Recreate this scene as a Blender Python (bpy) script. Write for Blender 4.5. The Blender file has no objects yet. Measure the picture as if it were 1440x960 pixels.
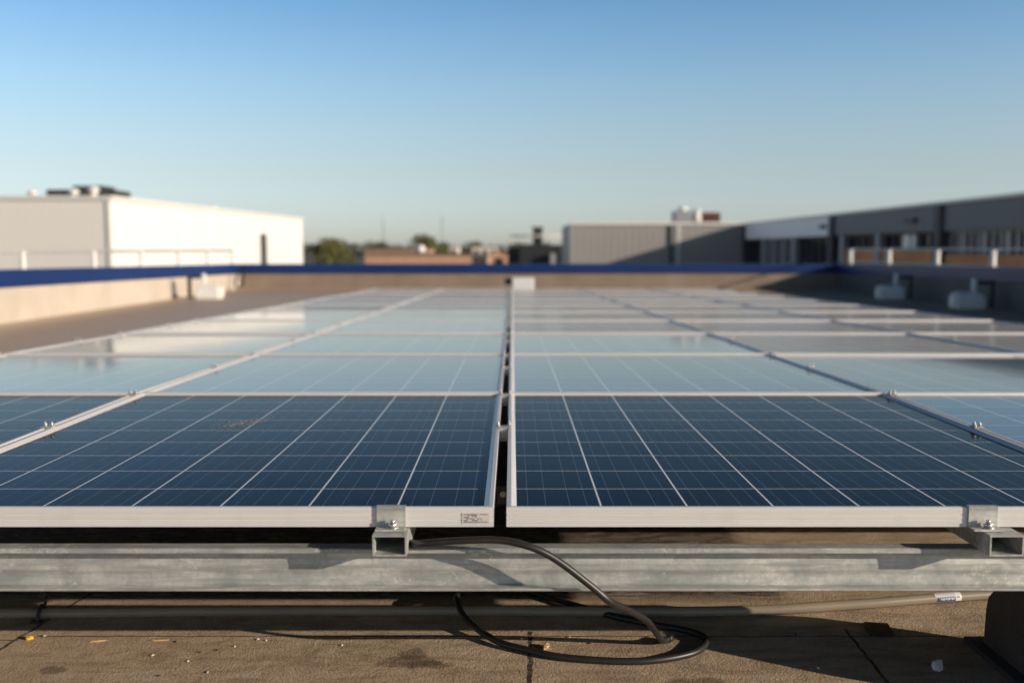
import bpy, bmesh, math, random
from mathutils import Vector, Matrix
random.seed(7)
sc = bpy.context.scene
COL = sc.collection
PI = math.pi
R = math.radians

# ------------------------------------------------------------------ materials
class Nodes:
    def __init__(s, name):
        s.m = bpy.data.materials.new(name); s.m.use_nodes = True
        s.t = s.m.node_tree; s.t.nodes.clear()
        s.out = s.t.nodes.new('ShaderNodeOutputMaterial')
        s.p = s.t.nodes.new('ShaderNodeBsdfPrincipled')
        s.t.links.new(s.p.outputs[0], s.out.inputs[0])
        s.tc = s.t.nodes.new('ShaderNodeTexCoord')
    def n(s, t, **k):
        a = s.t.nodes.new(t)
        for q, v in k.items(): setattr(a, q, v)
        return a
    def set(s, sock, v):
        if hasattr(v, 'is_output'): s.t.links.new(v, sock)
        else: sock.default_value = v
    def math(s, op, a, b=None, c=None, clamp=False):
        m = s.n('ShaderNodeMath', operation=op); m.use_clamp = clamp
        s.set(m.inputs[0], a)
        if b is not None: s.set(m.inputs[1], b)
        if c is not None: s.set(m.inputs[2], c)
        return m.outputs[0]
    def noise(s, scale, detail=4, rough=.55, vec=None, dist=0, out=0):
        a = s.n('ShaderNodeTexNoise'); s.set(a.inputs['Vector'], vec if vec is not None else s.tc.outputs['Object'])
        a.inputs['Scale'].default_value = scale; a.inputs['Detail'].default_value = detail
        a.inputs['Roughness'].default_value = rough; a.inputs['Distortion'].default_value = dist
        return a.outputs[out]
    def voro(s, scale, vec=None, feature='F1', out='Distance'):
        a = s.n('ShaderNodeTexVoronoi', feature=feature); s.set(a.inputs['Vector'], vec if vec is not None else s.tc.outputs['Object'])
        a.inputs['Scale'].default_value = scale
        return a.outputs[out]
    def ramp(s, f, stops):
        a = s.n('ShaderNodeValToRGB'); s.set(a.inputs[0], f)
        e = a.color_ramp.elements
        while len(e) < len(stops): e.new(.5)
        for i, (p, c) in enumerate(stops):
            e[i].position = p; e[i].color = (c[0], c[1], c[2], 1) if not isinstance(c, (int, float)) else (c, c, c, 1)
        return a.outputs[0]
    def mix(s, f, a, b, mode='MIX'):
        m = s.n('ShaderNodeMix', data_type='RGBA', blend_type=mode)
        s.set(m.inputs[0], f)
        for i, v in ((6, a), (7, b)):
            s.set(m.inputs[i], v if hasattr(v, 'is_output') else (v[0], v[1], v[2], 1))
        return m.outputs[2]
    def mapping(s, scale=(1, 1, 1), rot=(0, 0, 0)):
        a = s.n('ShaderNodeMapping'); s.t.links.new(s.tc.outputs['Object'], a.inputs[0])
        a.inputs['Scale'].default_value = scale; a.inputs['Rotation'].default_value = rot
        return a.outputs[0]
    def bump(s, h, strength=.3, dist=.01):
        b = s.n('ShaderNodeBump'); s.set(b.inputs['Height'], h)
        b.inputs['Strength'].default_value = strength; b.inputs['Distance'].default_value = dist
        s.t.links.new(b.outputs[0], s.p.inputs['Normal'])
    def fin(s, color=None, rough=.6, metal=0, spec=None):
        if color is not None: s.set(s.p.inputs['Base Color'], color if hasattr(color, 'is_output') else (color[0], color[1], color[2], 1))
        s.set(s.p.inputs['Roughness'], rough); s.set(s.p.inputs['Metallic'], metal)
        if spec is not None: s.set(s.p.inputs['Specular IOR Level'], spec)
        return s.m

def simple(name, col, rough=.6, metal=0, var=.25, scale=3, bump=0, spec=None):
    N = Nodes(name)
    f = N.noise(scale, 6)
    c = N.mix(f, [v * (1 - var) for v in col], [min(1, v * (1 + var)) for v in col])
    if bump: N.bump(N.noise(scale * 12, 4), bump)
    return N.fin(c, rough, metal, spec)

def clad(name, col, pitch, axis='X', depth=.4, rough=.5, var=.06):
    """profiled sheet cladding: ribs along one horizontal axis"""
    N = Nodes(name)
    sx = N.n('ShaderNodeSeparateXYZ'); N.t.links.new(N.tc.outputs['Object'], sx.inputs[0])
    u = N.math('FRACT', N.math('DIVIDE', sx.outputs[axis], pitch))
    rib = N.math('SMOOTH_MIN', N.math('MULTIPLY', N.math('ABSOLUTE', N.math('SUBTRACT', u, .5)), 4), 1, .2)
    st = N.noise(1, 5, vec=N.mapping((.6, .6, .12)))
    c = N.mix(st, [v * (1 - var) for v in col], [min(1, v * (1 + var)) for v in col])
    c = N.mix(N.math('MULTIPLY', N.math('LESS_THAN', u, .12), min(.3, depth * .4)), c, [v * .5 for v in col])
    N.bump(rib, depth, .03)
    return N.fin(c, rough)

M = {}
def roof_material():
    N = Nodes('mineral_felt')
    co = N.tc.outputs['Object']
    sx = N.n('ShaderNodeSeparateXYZ'); N.t.links.new(co, sx.inputs[0])
    X, Y = sx.outputs['X'], sx.outputs['Y']
    big = N.noise(1.7, 5, .6); mid = N.noise(11, 6, .65, dist=.6); fine = N.noise(420, 3, .7); gran = N.voro(520)
    streak = N.noise(1, 5, .6, vec=N.mapping((9, 34, 1), (0, 0, .18)), dist=.5)
    c = N.ramp(mid, [(.25, (.37, .255, .155)), (.5, (.54, .39, .25)), (.78, (.64, .49, .335))])
    c = N.mix(N.ramp(big, [(.35, 0.0), (.7, .55)]), c, (.52, .40, .27))
    c = N.mix(N.ramp(streak, [(.52, 0.0), (.75, .5)]), c, (.70, .53, .35))
    c = N.mix(N.ramp(streak, [(.25, .5), (.42, 0.0)]), c, (.24, .17, .105))
    c = N.mix(N.math('MULTIPLY', N.ramp(gran, [(.1, 1.0), (.5, 0.0)]), .4), c, (.66, .53, .37))
    c = N.mix(N.ramp(fine, [(.33, .65), (.5, 0.0)]), c, (.13, .09, .055))
    # shade under the array, painted dark into the felt colour
    und_shade = N.math('MULTIPLY', N.ramp(N.math('ADD', N.math('SUBTRACT', Y, 2.2), N.math('MULTIPLY', mid, .06)), [(.05, 0.0), (.12, 1.0)]), N.ramp(N.math('ADD', X, N.math('MULTIPLY', mid, .1)), [(.66, 1.0), (.71, 0.0)]))
    und_shade = N.math('MULTIPLY', und_shade, N.math('GREATER_THAN', N.math('ADD', X, N.math('MULTIPLY', mid, .2)), -2.35))
    c = N.mix(N.math('MULTIPLY', und_shade, .92), c, (.02, .017, .014))
    # oily stain blotches near the front
    def blob(x, y, rx, ry):
        dx = N.math('DIVIDE', N.math('SUBTRACT', X, x), rx); dy = N.math('DIVIDE', N.math('SUBTRACT', Y, y), ry)
        return N.math('ADD', N.math('MULTIPLY', dx, dx), N.math('MULTIPLY', dy, dy))
    wob = N.math('MULTIPLY', N.math('SUBTRACT', N.noise(28, 3, .6), .5), 2.6)
    for b in ((-.20, 1.935, .035, .03), (-.20, 1.90, .075, .032), (-.17, 1.885, .055, .022), (-.89, 1.86, .03, .022), (.36, 1.80, .06, .03)):
        s = N.ramp(N.math('ADD', blob(*b), wob), [(.55, .62), (1.15, 0.0)])
        c = N.mix(s, c, (.085, .055, .034))
    # felt seams (distance to straight joints, slightly wobbly)
    wv = N.math('MULTIPLY', N.math('SUBTRACT', N.noise(22, 3), .5), .014)
    seams = None
    def line(px, py, a, w, y0=-99, y1=99, x0=-99, x1=99):
        nonlocal seams
        d = N.math('ADD', N.math('MULTIPLY', N.math('SUBTRACT', X, px), -math.sin(a)), N.math('MULTIPLY', N.math('SUBTRACT', Y, py), math.cos(a)))
        d = N.math('ABSOLUTE', N.math('ADD', d, wv))
        m = N.math('LESS_THAN', d, w)
        for (v, lo, hi) in ((Y, y0, y1), (X, x0, x1)):
            if lo > -90: m = N.math('MULTIPLY', m, N.math('GREATER_THAN', v, lo))
            if hi < 90: m = N.math('MULTIPLY', m, N.math('LESS_THAN', v, hi))
        seams = m if seams is None else N.math('MAXIMUM', seams, m)
    line(-1.043, 1.962, math.atan2(.262, .037), .0042)
    line(.036, 1.95, PI / 2 - .02, .0048, y1=2.055)
    line(.71, 1.95, PI / 2 - .02, .0035, y1=2.07)
    line(0, 2.03, 0, .0022, x0=-1.0)
    line(-1.03, 2.01, 0, .003, x1=-1.03)
    for q in (4.0, 6.0, 8.0, 10.0, 12.0, 14.0, 16.0): line(0, q, 0, .008)
    line(-3.5, 0, PI / 2, .012); line(-4.6, 0, PI / 2, .012)
    line(-2.0, 0, PI / 2, .004); line(2.0, 0, PI / 2, .004)
    c = N.mix(N.math('MULTIPLY', seams, .93), c, (.012, .009, .007))
    gr2 = N.noise(190, 3, .6)
    c = N.mix(N.ramp(gr2, [(.28, .3), (.46, 0.0)]), c, (.16, .11, .07))
    c = N.mix(N.ramp(gr2, [(.60, 0.0), (.74, .3)]), c, (.74, .60, .42))
    lt = N.noise(1, 6, .65, vec=N.mapping((5, 16, 1), (0, 0, -.25)), dist=1.5)
    c = N.mix(N.ramp(lt, [(.40, .55), (.50, 0.0)]), c, (.30, .21, .135))
    c = N.mix(N.ramp(lt, [(.55, 0.0), (.70, .5)]), c, (.62, .53, .44))
    h = N.math('ADD', N.math('MULTIPLY', fine, .5), N.math('MULTIPLY', gr2, .7))
    h = N.math('ADD', h, N.math('MULTIPLY', mid, 1.6))
    h = N.math('SUBTRACT', h, N.math('MULTIPLY', seams, 2.5))
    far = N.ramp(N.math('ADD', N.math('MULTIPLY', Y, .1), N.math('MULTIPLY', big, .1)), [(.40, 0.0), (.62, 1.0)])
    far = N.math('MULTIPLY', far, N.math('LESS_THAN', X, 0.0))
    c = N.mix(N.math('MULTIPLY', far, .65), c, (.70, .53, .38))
    N.bump(N.math('MULTIPLY', h, N.math('SUBTRACT', 1.0, far)), 1.0, .007)
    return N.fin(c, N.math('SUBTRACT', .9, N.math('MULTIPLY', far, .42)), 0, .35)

def panel_material(name, b, x0, ior, rough, base=(.006, .018, .055), a=.1585, y0=.0115, dust=.5, refl_film=0):
    N = Nodes(name)
    sx = N.n('ShaderNodeSeparateXYZ'); N.t.links.new(N.tc.outputs['Object'], sx.inputs[0])
    u = N.math('DIVIDE', N.math('SUBTRACT', sx.outputs['X'], x0), b)
    v = N.math('DIVIDE', N.math('SUBTRACT', sx.outputs['Y'], y0), a)
    fu, fv = N.math('FRACT', u), N.math('FRACT', v)
    def edge(f, w): return N.math('GREATER_THAN', N.math('ABSOLUTE', N.math('SUBTRACT', f, .5)), .5 - w)
    gap = N.math('MAXIMUM', edge(fu, .0018 / b), edge(fv, .0013 / a))
    bus = None
    for c0 in (.15, .36, .64, .84):
        m = N.math('LESS_THAN', N.math('ABSOLUTE', N.math('SUBTRACT', fu, c0)), .0006 / b)
        bus = m if bus is None else N.math('MAXIMUM', bus, m)
    oi = N.n('ShaderNodeObjectInfo')
    cv = N.n('ShaderNodeCombineXYZ'); N.set(cv.inputs[0], N.math('FLOOR', u)); N.set(cv.inputs[1], N.math('FLOOR', v)); N.set(cv.inputs[2], N.math('MULTIPLY', oi.outputs['Random'], 37))
    wn = N.n('ShaderNodeTexWhiteNoise'); N.t.links.new(cv.outputs[0], wn.inputs[0])
    grain = N.voro(75, out='Color')
    gs = N.n('ShaderNodeSeparateColor'); N.t.links.new(grain, gs.inputs[0])
    g = N.math('ADD', N.math('MULTIPLY', wn.outputs[0], .55), N.math('MULTIPLY', gs.outputs[0], .6))
    cell = N.mix(g, [q * .35 for q in base], [q * 2.3 for q in base])
    # fine contact fingers as a faint texture
    fing = N.math('GREATER_THAN', N.math('FRACT', N.math('MULTIPLY', fv, 26)), .82)
    cell = N.mix(N.math('MULTIPLY', fing, .10), cell, (.25, .33, .42))
    cell = N.mix(N.math('MULTIPLY', bus, .27), cell, (.42, .52, .62))
    cell = N.mix(gap, cell, (.82, .82, .84))
    # dust film and specks
    dn = N.ramp(N.noise(3.2, 6, .65), [(.35, 0.0), (.75, 1.0)])
    sp = N.ramp(N.voro(95), [(.04, 1.0), (.10, 0.0)])
    sm = N.ramp(N.noise(9, 3), [(.5, 0.0), (.66, 1.0)])
    wm = N.ramp(N.noise(14, 5, .7, dist=1.2), [(.52, 0.0), (.60, 1.0), (.66, .15)])
    low = N.ramp(N.math('ADD', sx.outputs['Y'], N.math('MULTIPLY', N.noise(30, 3), .05)), [(.03, 1.0), (.11, 0.0)])
    film = N.math('ADD', N.math('MULTIPLY', dn, .04 * dust), N.math('ADD', N.math('MULTIPLY', wm, .012), N.math('MULTIPLY', low, .02)))
    if refl_film: film = N.math('ADD', film, N.math('MULTIPLY', N.ramp(N.noise(1.1, 4), [(.25, .5), (.7, 1.0)]), refl_film))  # brown film painting warm reflections into the glass colour
    spk = N.ramp(N.noise(260, 3, .7), [(.55, 0.0), (.72, 1.0)])
    film = N.math('ADD', film, N.math('MULTIPLY', spk, .025 * dust))
    c = N.mix(film, cell, (.56, .43, .33) if refl_film else (.45, .45, .42))
    c = N.mix(N.math('MULTIPLY', N.math('MULTIPLY', sp, sm), .5), c, (.5, .5, .48))
    rg = N.math('ADD', rough, N.math('MULTIPLY', dn, .03))
    N.p.inputs['IOR'].default_value = ior
    return N.fin(c, rg, 0, .5)

def galv_material():
    N = Nodes('galvanised_steel')
    st = N.noise(1, 6, .6, vec=N.mapping((5, 60, 60)))
    bl = N.noise(16, 6, .65, dist=.8)
    sp = N.noise(85, 4, .7)
    c = N.ramp(bl, [(.28, (.40, .42, .40)), (.5, (.60, .60, .56)), (.72, (.78, .76, .70))])
    c = N.mix(N.ramp(st, [(.42, 0.0), (.62, .75)]), c, (.33, .345, .335))
    c = N.mix(N.ramp(N.math('MULTIPLY', sp, N.noise(9, 4)), [(.32, 0.0), (.40, .6)]), c, (.85, .82, .74))
    c = N.mix(N.ramp(N.noise(3.5, 5), [(.6, 0.0), (.8, .35)]), c, (.36, .24, .14))
    vs_ = N.n('ShaderNodeSeparateColor'); N.t.links.new(N.voro(130, out='Color'), vs_.inputs[0])
    c = N.mix(N.math('MULTIPLY', vs_.outputs[0], .30), c, (.30, .31, .30))
    scr = N.noise(1, 3, .7, vec=N.mapping((14, 300, 300), (0, .05, 0)))
    c = N.mix(N.ramp(scr, [(.62, 0.0), (.70, .35)]), c, (.86, .86, .82))
    N.bump(sp, .12, .002)
    return N.fin(c, N.math('ADD', .38, N.math('MULTIPLY', bl, .25)), .45)

def alu_material():
    N = Nodes('anodised_aluminium')
    st = N.noise(1, 5, .6, vec=N.mapping((1.5, 1.5, 160)))
    c = N.ramp(st, [(.3, (.74, .71, .69)), (.7, (.86, .83, .81))])
    c = N.mix(N.ramp(N.noise(14, 5), [(.55, 0.0), (.8, .3)]), c, (.58, .54, .51))
    return N.fin(c, .42, .25)

def wall_material(name, c0, c1, c2, scale=2.0):
    N = Nodes(name)
    n1 = N.noise(scale, 6, .6); st = N.noise(1, 4, .6, vec=N.mapping((3.2, 3.2, .5)))
    c = N.ramp(n1, [(.3, c0), (.7, c1)])
    c = N.mix(N.ramp(st, [(.5, 0.0), (.75, .5)]), c, c2)
    N.bump(N.noise(60, 4), .2, .004)
    return N.fin(c, .8)

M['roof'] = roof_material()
BL, BR = .1625, .158
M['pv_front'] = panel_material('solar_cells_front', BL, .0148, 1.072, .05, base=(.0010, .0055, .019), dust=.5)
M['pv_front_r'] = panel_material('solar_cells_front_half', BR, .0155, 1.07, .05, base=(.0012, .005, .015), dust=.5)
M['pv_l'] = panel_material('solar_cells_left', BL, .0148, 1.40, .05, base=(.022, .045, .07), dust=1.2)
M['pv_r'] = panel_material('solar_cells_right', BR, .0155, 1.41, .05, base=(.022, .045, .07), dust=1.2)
M['pv_l_refl_tint'] = panel_material('refl_tint_cells_left', BL, .0148, 1.20, .12, base=(.022, .045, .07), dust=1.2, refl_film=.6)  # brown tint imitates reflected surroundings, on top of the real dust
M['pv_r_refl_tint'] = panel_material('refl_tint_cells_right', BR, .0155, 1.11, .13, base=(.022, .045, .07), dust=1.2, refl_film=.85)
M['alu'] = alu_material()
M['galv'] = galv_material()
M['bolt'] = simple('bright_zinc', (.72, .70, .66), .28, .8, .15, 60)
M['rubber'] = simple('black_rubber', (.018, .018, .02), .5, 0, .4, 30, .1)
M['cable'] = simple('cable_sheath', (.022, .02, .019), .42, 0, .35, 40)
M['pipe'] = simple('grey_conduit', (.26, .215, .16), .34, 0, .25, 9)
M['block'] = simple('dark_ballast', (.075, .07, .068), .85, 0, .5, 14, .5)
M['sticker'] = simple('sticker_paper', (.62, .58, .55), .5, 0, .08, 20)
M['ink'] = simple('sticker_ink', (.10, .075, .08), .6, 0, .4, 80)
M['blue_label'] = simple('blue_label', (.03, .10, .24), .4, 0, .3, 60)
M['white_label'] = simple('white_label', (.75, .75, .72), .4, 0, .08, 60)
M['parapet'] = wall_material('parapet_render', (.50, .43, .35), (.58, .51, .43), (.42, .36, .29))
M['parapet_shade'] = wall_material('parapet_shade', (.11, .10, .10), (.15, .14, .135), (.08, .075, .07))  # right wall's shade put into a darker render colour
M['parapet_brown'] = wall_material('parapet_brown', (.23, .175, .13), (.30, .235, .18), (.19, .15, .115))
M['coping'] = simple('blue_coping', (.002, .024, .125), .4, .0, .2, 1.6)
M['rail_paint'] = simple('railing_galvanised', (.62, .61, .58), .4, .3, .12, 8)
M['weight'] = simple('grey_counterweight', (.80, .79, .77), .7, 0, .18, 9, .2)
M['white_clad_f'] = clad('white_cladding_front', (.85, .80, .74), .33, 'X', .06)
M['white_clad'] = clad('white_cladding_side', (.86, .84, .80), .33, 'Y', .08)
M['grey_clad'] = clad('grey_cladding', (.34, .315, .295), .42, 'X', .35)
M['grey_clad_y'] = clad('grey_cladding_side', (.30, .29, .28), .42, 'Y', 1.0)
M['trim'] = simple('pale_roof_trim', (.74, .72, .67), .5, 0, .06, .6)
M['fascia_grey'] = clad('fascia_grey', (.10, .105, .125), 1.1, 'Y', .2)
M['fascia_pale'] = clad('fascia_pale', (.80, .82, .88), 1.1, 'Y', .2)
M['dark_steel'] = simple('dark_steel', (.035, .036, .042), .5, .2, .25, 2)
M['dark_plant'] = simple('dark_plant', (.055, .05, .048), .7, 0, .4, 1.5)
M['pillar'] = simple('pillar_grey', (.32, .33, .36), .6, 0, .1, 1)
M['pillar_dark'] = simple('pillar_dark', (.05, .05, .06), .6, 0, .1, 1)
M['pane'] = simple('window_pane', (.02, .022, .024), .06, 0, .5, .6, 0, .6)
M['pane_pale'] = simple('profiled_glass', (.62, .64, .59), .25, 0, .25, 1.5)
M['brown'] = simple('brown_reflection', (.52, .25, .11), .8, 0, .45, .9)  # painted colour of the warm reflection low in the office windows
M['brick'] = wall_material('brick_wall', (.50, .28, .17), (.58, .35, .23), (.42, .25, .17), .5)
M['brick_dark'] = wall_material('weathered_brick', (.34, .20, .13), (.42, .26, .18), (.26, .16, .11), .5)
M['pale_wall'] = wall_material('pale_wall', (.62, .56, .50), (.70, .64, .58), (.5, .45, .4), .5)
M['roof_far'] = simple('far_roofing', (.16, .12, .10), .9, 0, .3, .4)
M['white_paint'] = simple('white_paint', (.82, .80, .76), .4, 0, .06, 2)
M['rust'] = simple('red_brown_plant', (.16, .06, .04), .7, 0, .5, 1.5)
M['bark'] = simple('bark', (.08, .06, .045), .9, 0, .4, 2)
def leaf_mat(name, c):
    N = Nodes(name)
    oi = N.noise(.6, 4); w = N.noise(6, 2)
    col = N.mix(oi, [q * .5 for q in c], [q * 1.6 for q in c])
    col = N.mix(N.math('MULTIPLY', w, .4), col, (.12, .11, .03))
    return N.fin(col, .7)
M['leaf_a'] = leaf_mat('leaves_olive', (.085, .085, .02))
M['leaf_b'] = leaf_mat('leaves_dark', (.045, .065, .02))
M['leaf_c'] = leaf_mat('leaves_ochre', (.14, .115, .025))
M['wood'] = leaf_mat('distant_wood', (.04, .045, .03))
M['mast'] = simple('hazy_mast', (.42, .44, .45), .7, 0, .05, 1)  # distance haze put into the mast colour
M['ground'] = wall_material('distant_ground', (.10, .095, .07), (.16, .14, .10), (.07, .08, .04), .02)
M['deck'] = wall_material('building_wall', (.4, .36, .32), (.46, .42, .38), (.35, .3, .28), .6)
M['dropping'] = simple('bird_dropping', (.42, .42, .43), .9, 0, .25, 90)
M['chip_pale'] = simple('pale_chip', (.66, .58, .46), .8, 0, .2, 60)
M['chip_dark'] = simple('dark_chip', (.03, .025, .022), .8, 0, .3, 60)
M['chip_yellow'] = simple('yellow_leaf', (.75, .42, .03), .6, 0, .15, 60)
M['chip_tan'] = simple('tan_chip', (.55, .36, .17), .7, 0, .2, 60)
M['chip_white'] = simple('crumpled_paper', (.75, .74, .72), .8, 0, .1, 60)

# ------------------------------------------------------------------ geometry helpers
def add_box(bm, x0, x1, y0, y1, z0, z1, mi=0):
    vs = [bm.verts.new(p) for p in ((x0, y0, z0), (x1, y0, z0), (x1, y1, z0), (x0, y1, z0), (x0, y0, z1), (x1, y0, z1), (x1, y1, z1), (x0, y1, z1))]
    for f in ((0, 3, 2, 1), (4, 5, 6, 7), (0, 1, 5, 4), (1, 2, 6, 5), (2, 3, 7, 6), (3, 0, 4, 7)):
        bm.faces.new([vs[i] for i in f]).material_index = mi
def box(x0, x1, y0, y1, z0, z1, bev=0, seg=2):
    bm = bmesh.new(); add_box(bm, x0, x1, y0, y1, z0, z1)
    if bev: bmesh.ops.bevel(bm, geom=bm.edges[:], offset=bev, segments=seg, affect='EDGES', profile=.5)
    return bm
def ring_frame(d):
    d = d.normalized(); a = Vector((0, 0, 1)) if abs(d.z) < .9 else Vector((1, 0, 0))
    s = d.cross(a).normalized(); return s, s.cross(d).normalized()
def add_tube(bm, pts, rad, n=12, cap=True):
    pts = [Vector(p) for p in pts]; rings = []
    for i, p in enumerate(pts):
        d = pts[min(i + 1, len(pts) - 1)] - pts[max(i - 1, 0)]
        s, u = ring_frame(d); r = rad[i] if isinstance(rad, (list, tuple)) else rad
        rings.append([bm.verts.new(p + (s * math.cos(2 * PI * k / n) + u * math.sin(2 * PI * k / n)) * r) for k in range(n)])
    for a, b in zip(rings, rings[1:]):
        for k in range(n):
            f = bm.faces.new((a[k], a[(k + 1) % n], b[(k + 1) % n], b[k])); f.smooth = True
    if cap:
        bm.faces.new(rings[0][::-1]); bm.faces.new(rings[-1])
def smooth_path(pts, sub=8):
    P = [Vector(p) for p in pts]; out = []
    for i in range(len(P) - 1):
        p0, p1, p2, p3 = P[max(i - 1, 0)], P[i], P[i + 1], P[min(i + 2, len(P) - 1)]
        for k in range(sub):
            t = k / sub
            out.append(.5 * ((2 * p1) + (p2 - p0) * t + (2 * p0 - 5 * p1 + 4 * p2 - p3) * t * t + (3 * p1 - p0 - 3 * p2 + p3) * t ** 3))
    return out + [P[-1]]
def tube(pts, rad, n=12):
    bm = bmesh.new(); add_tube(bm, pts, rad, n); return bm
def prism_x(prof, x0, x1):
    """closed (y,z) outline extruded along x"""
    bm = bmesh.new()
    a = [bm.verts.new((x0, y, z)) for y, z in prof]; b = [bm.verts.new((x1, y, z)) for y, z in prof]
    n = len(prof)
    for i in range(n): bm.faces.new((a[i], a[(i + 1) % n], b[(i + 1) % n], b[i]))
    bm.faces.new(a[::-1]); bm.faces.new(b)
    bmesh.ops.recalc_face_normals(bm, faces=bm.faces[:]); return bm
def prism_y(prof, y0, y1):
    bm = bmesh.new()
    a = [bm.verts.new((x, y0, z)) for x, z in prof]; b = [bm.verts.new((x, y1, z)) for x, z in prof]
    n = len(prof)
    for i in range(n): bm.faces.new((a[i], a[(i + 1) % n], b[(i + 1) % n], b[i]))
    bm.faces.new(a[::-1]); bm.faces.new(b)
    bmesh.ops.recalc_face_normals(bm, faces=bm.faces[:]); return bm
def cyl(x, y, z0, z1, r, n=16, r2=None):
    bm = bmesh.new(); add_tube(bm, [(x, y, z0), (x, y, z1)], [r, r if r2 is None else r2], n); return bm
def obj(name, bm, mat, parent=None):
    me = bpy.data.meshes.new(name); bmesh.ops.recalc_face_normals(bm, faces=bm.faces[:]); bm.to_mesh(me); bm.free()
    for m in (mat if isinstance(mat, (list, tuple)) else [mat]): me.materials.append(M[m])
    o = bpy.data.objects.new(name, me); COL.objects.link(o); o.parent = parent
    return o
def tag(o, label, cat, group=None, kind=None):
    o['label'] = label; o['category'] = cat
    if group: o['group'] = group
    if kind: o['kind'] = kind
    return o
def thing(name, label, cat, loc=(0, 0, 0), group=None):
    o = bpy.data.objects.new(name, None); COL.objects.link(o); o.location = loc; o.empty_display_size = .1
    return tag(o, label, cat, group)
def dup(root, loc, label, rot=None, mats=None):
    r = root.copy(); COL.objects.link(r); r.location = loc; r['label'] = label
    if rot: r.rotation_euler = rot
    for ch in list(root.children):
        c = ch.copy(); COL.objects.link(c); c.parent = r
        for g in ch.children:
            d = g.copy(); COL.objects.link(d); d.parent = c
    return r
def struct(name, bm, mat):
    o = obj(name, bm, mat); o['kind'] = 'structure'; return o

ROOF = -.349
# ------------------------------------------------------------------ setting
bm = bmesh.new(); S = 6000
vs = [bm.verts.new(p) for p in ((-S, -S, -7.2), (S, -S, -7.2), (S, S, -7.2), (-S, S, -7.2))]; bm.faces.new(vs)
struct('ground', bm, 'ground')
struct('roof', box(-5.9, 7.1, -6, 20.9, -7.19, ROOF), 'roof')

def parapet(name, label, pts, inner, thick, mat='parapet'):
    """wall along two ground points with sloping coping; inner = unit normal towards the roof"""
    (xa, ya, ta), (xb, yb, tb) = pts
    r = thing(name, label, 'parapet wall', (xa, ya, ROOF))
    nx, ny = inner
    def slab(off0, off1, lo, hi):
        bm = bmesh.new()
        A = []
        for (x, y, t) in pts:
            for o in (off0, off1):
                for z in (lo(t), hi(t)): A.append(bm.verts.new((x + nx * o - xa, y + ny * o - ya, z - ROOF)))
        a0, a1, a2, a3, b0, b1, b2, b3 = A
        for f in ((a0, a1, a3, a2), (b0, b2, b3, b1), (a0, b0, b1, a1), (a2, a3, b3, b2), (a1, b1, b3, a3), (a0, a2, b2, b0)): bm.faces.new(f)
        return bm
    obj('wall_face', slab(0, -thick, lambda t: ROOF - .02, lambda t: t - .02), mat, r)
    obj('coping', slab(.022, -thick - .03, lambda t: t - .193, lambda t: t), 'coping', r)
    # vertical joints of the coping
    return r
parapet('parapet_wall', 'sunlit beige parapet wall with blue coping along the left roof edge', [(-5.5, -6, .38), (-5.62, 20.55, .148)], (1, 0), .3)
parapet('parapet_wall', 'shaded parapet wall with blue coping along the right roof edge, below the office building', [(6.7, -6, .37), (6.7, 20.55, .158)], (-1, 0), .3, 'parapet_shade')
parapet('parapet_wall', 'low beige parapet wall with dark blue coping closing the far roof end', [(-5.9, 20.6, .150), (7.0, 20.6, .156)], (0, -1), .3, 'parapet_brown')

# ------------------------------------------------------------------ solar panels
def frame_bm(w, d):
    prof = [(0, -.036), (0, -.0245), (.0009, -.024), (.0009, -.0232), (0, -.0227), (0, -.0145), (.0009, -.014), (.0009, -.0132), (0, -.0127), (0, -.0012), (.0012, 0), (.0085, 0), (.0095, -.0006),
            (.0185, -.0072), (.0185, -.0112), (.0022, -.0112), (.0022, -.0345), (.03, -.0345), (.03, -.036)]
    bm = bmesh.new(); rings = []
    for cx, cy, sx, sy in ((0, 0, 1, 1), (w, 0, -1, 1), (w, d, -1, -1), (0, d, 1, -1)):
        rings.append([bm.verts.new((cx + sx * o, cy + sy * (o if o < .0095 or o > .025 else .0095 + (o - .0095) * .3), z)) for o, z in prof])
    n = len(prof)
    for i in range(4):
        a, b = rings[i], rings[(i + 1) % 4]
        for k in range(n): bm.faces.new((a[k], a[(k + 1) % n], b[(k + 1) % n], b[k]))
    return bm
def make_panel(w, d, mat, label, loc, yoff=0):
    r = thing('solar_panel', label, 'solar panel', loc, 'solar panels laid in rows on the flat roof')
    obj('frame', frame_bm(w, d), 'alu', r)
    obj('glass', box(.0145, w - .0145, .0102, d - .0102, -.0108, -.0077), mat, r)
    return r
ordinal = ['front', 'second', 'third', 'fourth', 'fifth', 'sixth', 'seventh', 'eighth', 'ninth', 'tenth', 'eleventh']
colname = ['second column left of the black centre gap', 'column just left of the black centre gap',
           'column just right of the black centre gap', 'second column right of the black centre gap', 'third column right of the black centre gap']
XL, WL, WR, D = -.033, 1.167, 1.215, 1.435
colx = [XL - WL * 2 - .011, XL - WL, -.010, -.010 + WR + .008, -.010 + 2 * (WR + .008)]
PITCH = 1.446; Y0 = 1.755; NR = 11
TILT = R(1.02)
def row_pose(k, c):
    if k == 0: return Y0, 0.0, 0.0
    y = Y0 + PITCH * k
    if c < 2: return y, -.0234 * (k - 1) - .0005, -TILT
    t = R(1.0) if c == 2 else R(1.04)
    return y, -.0236 * (k - 1) - .0005, -t
protos = {}
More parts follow.
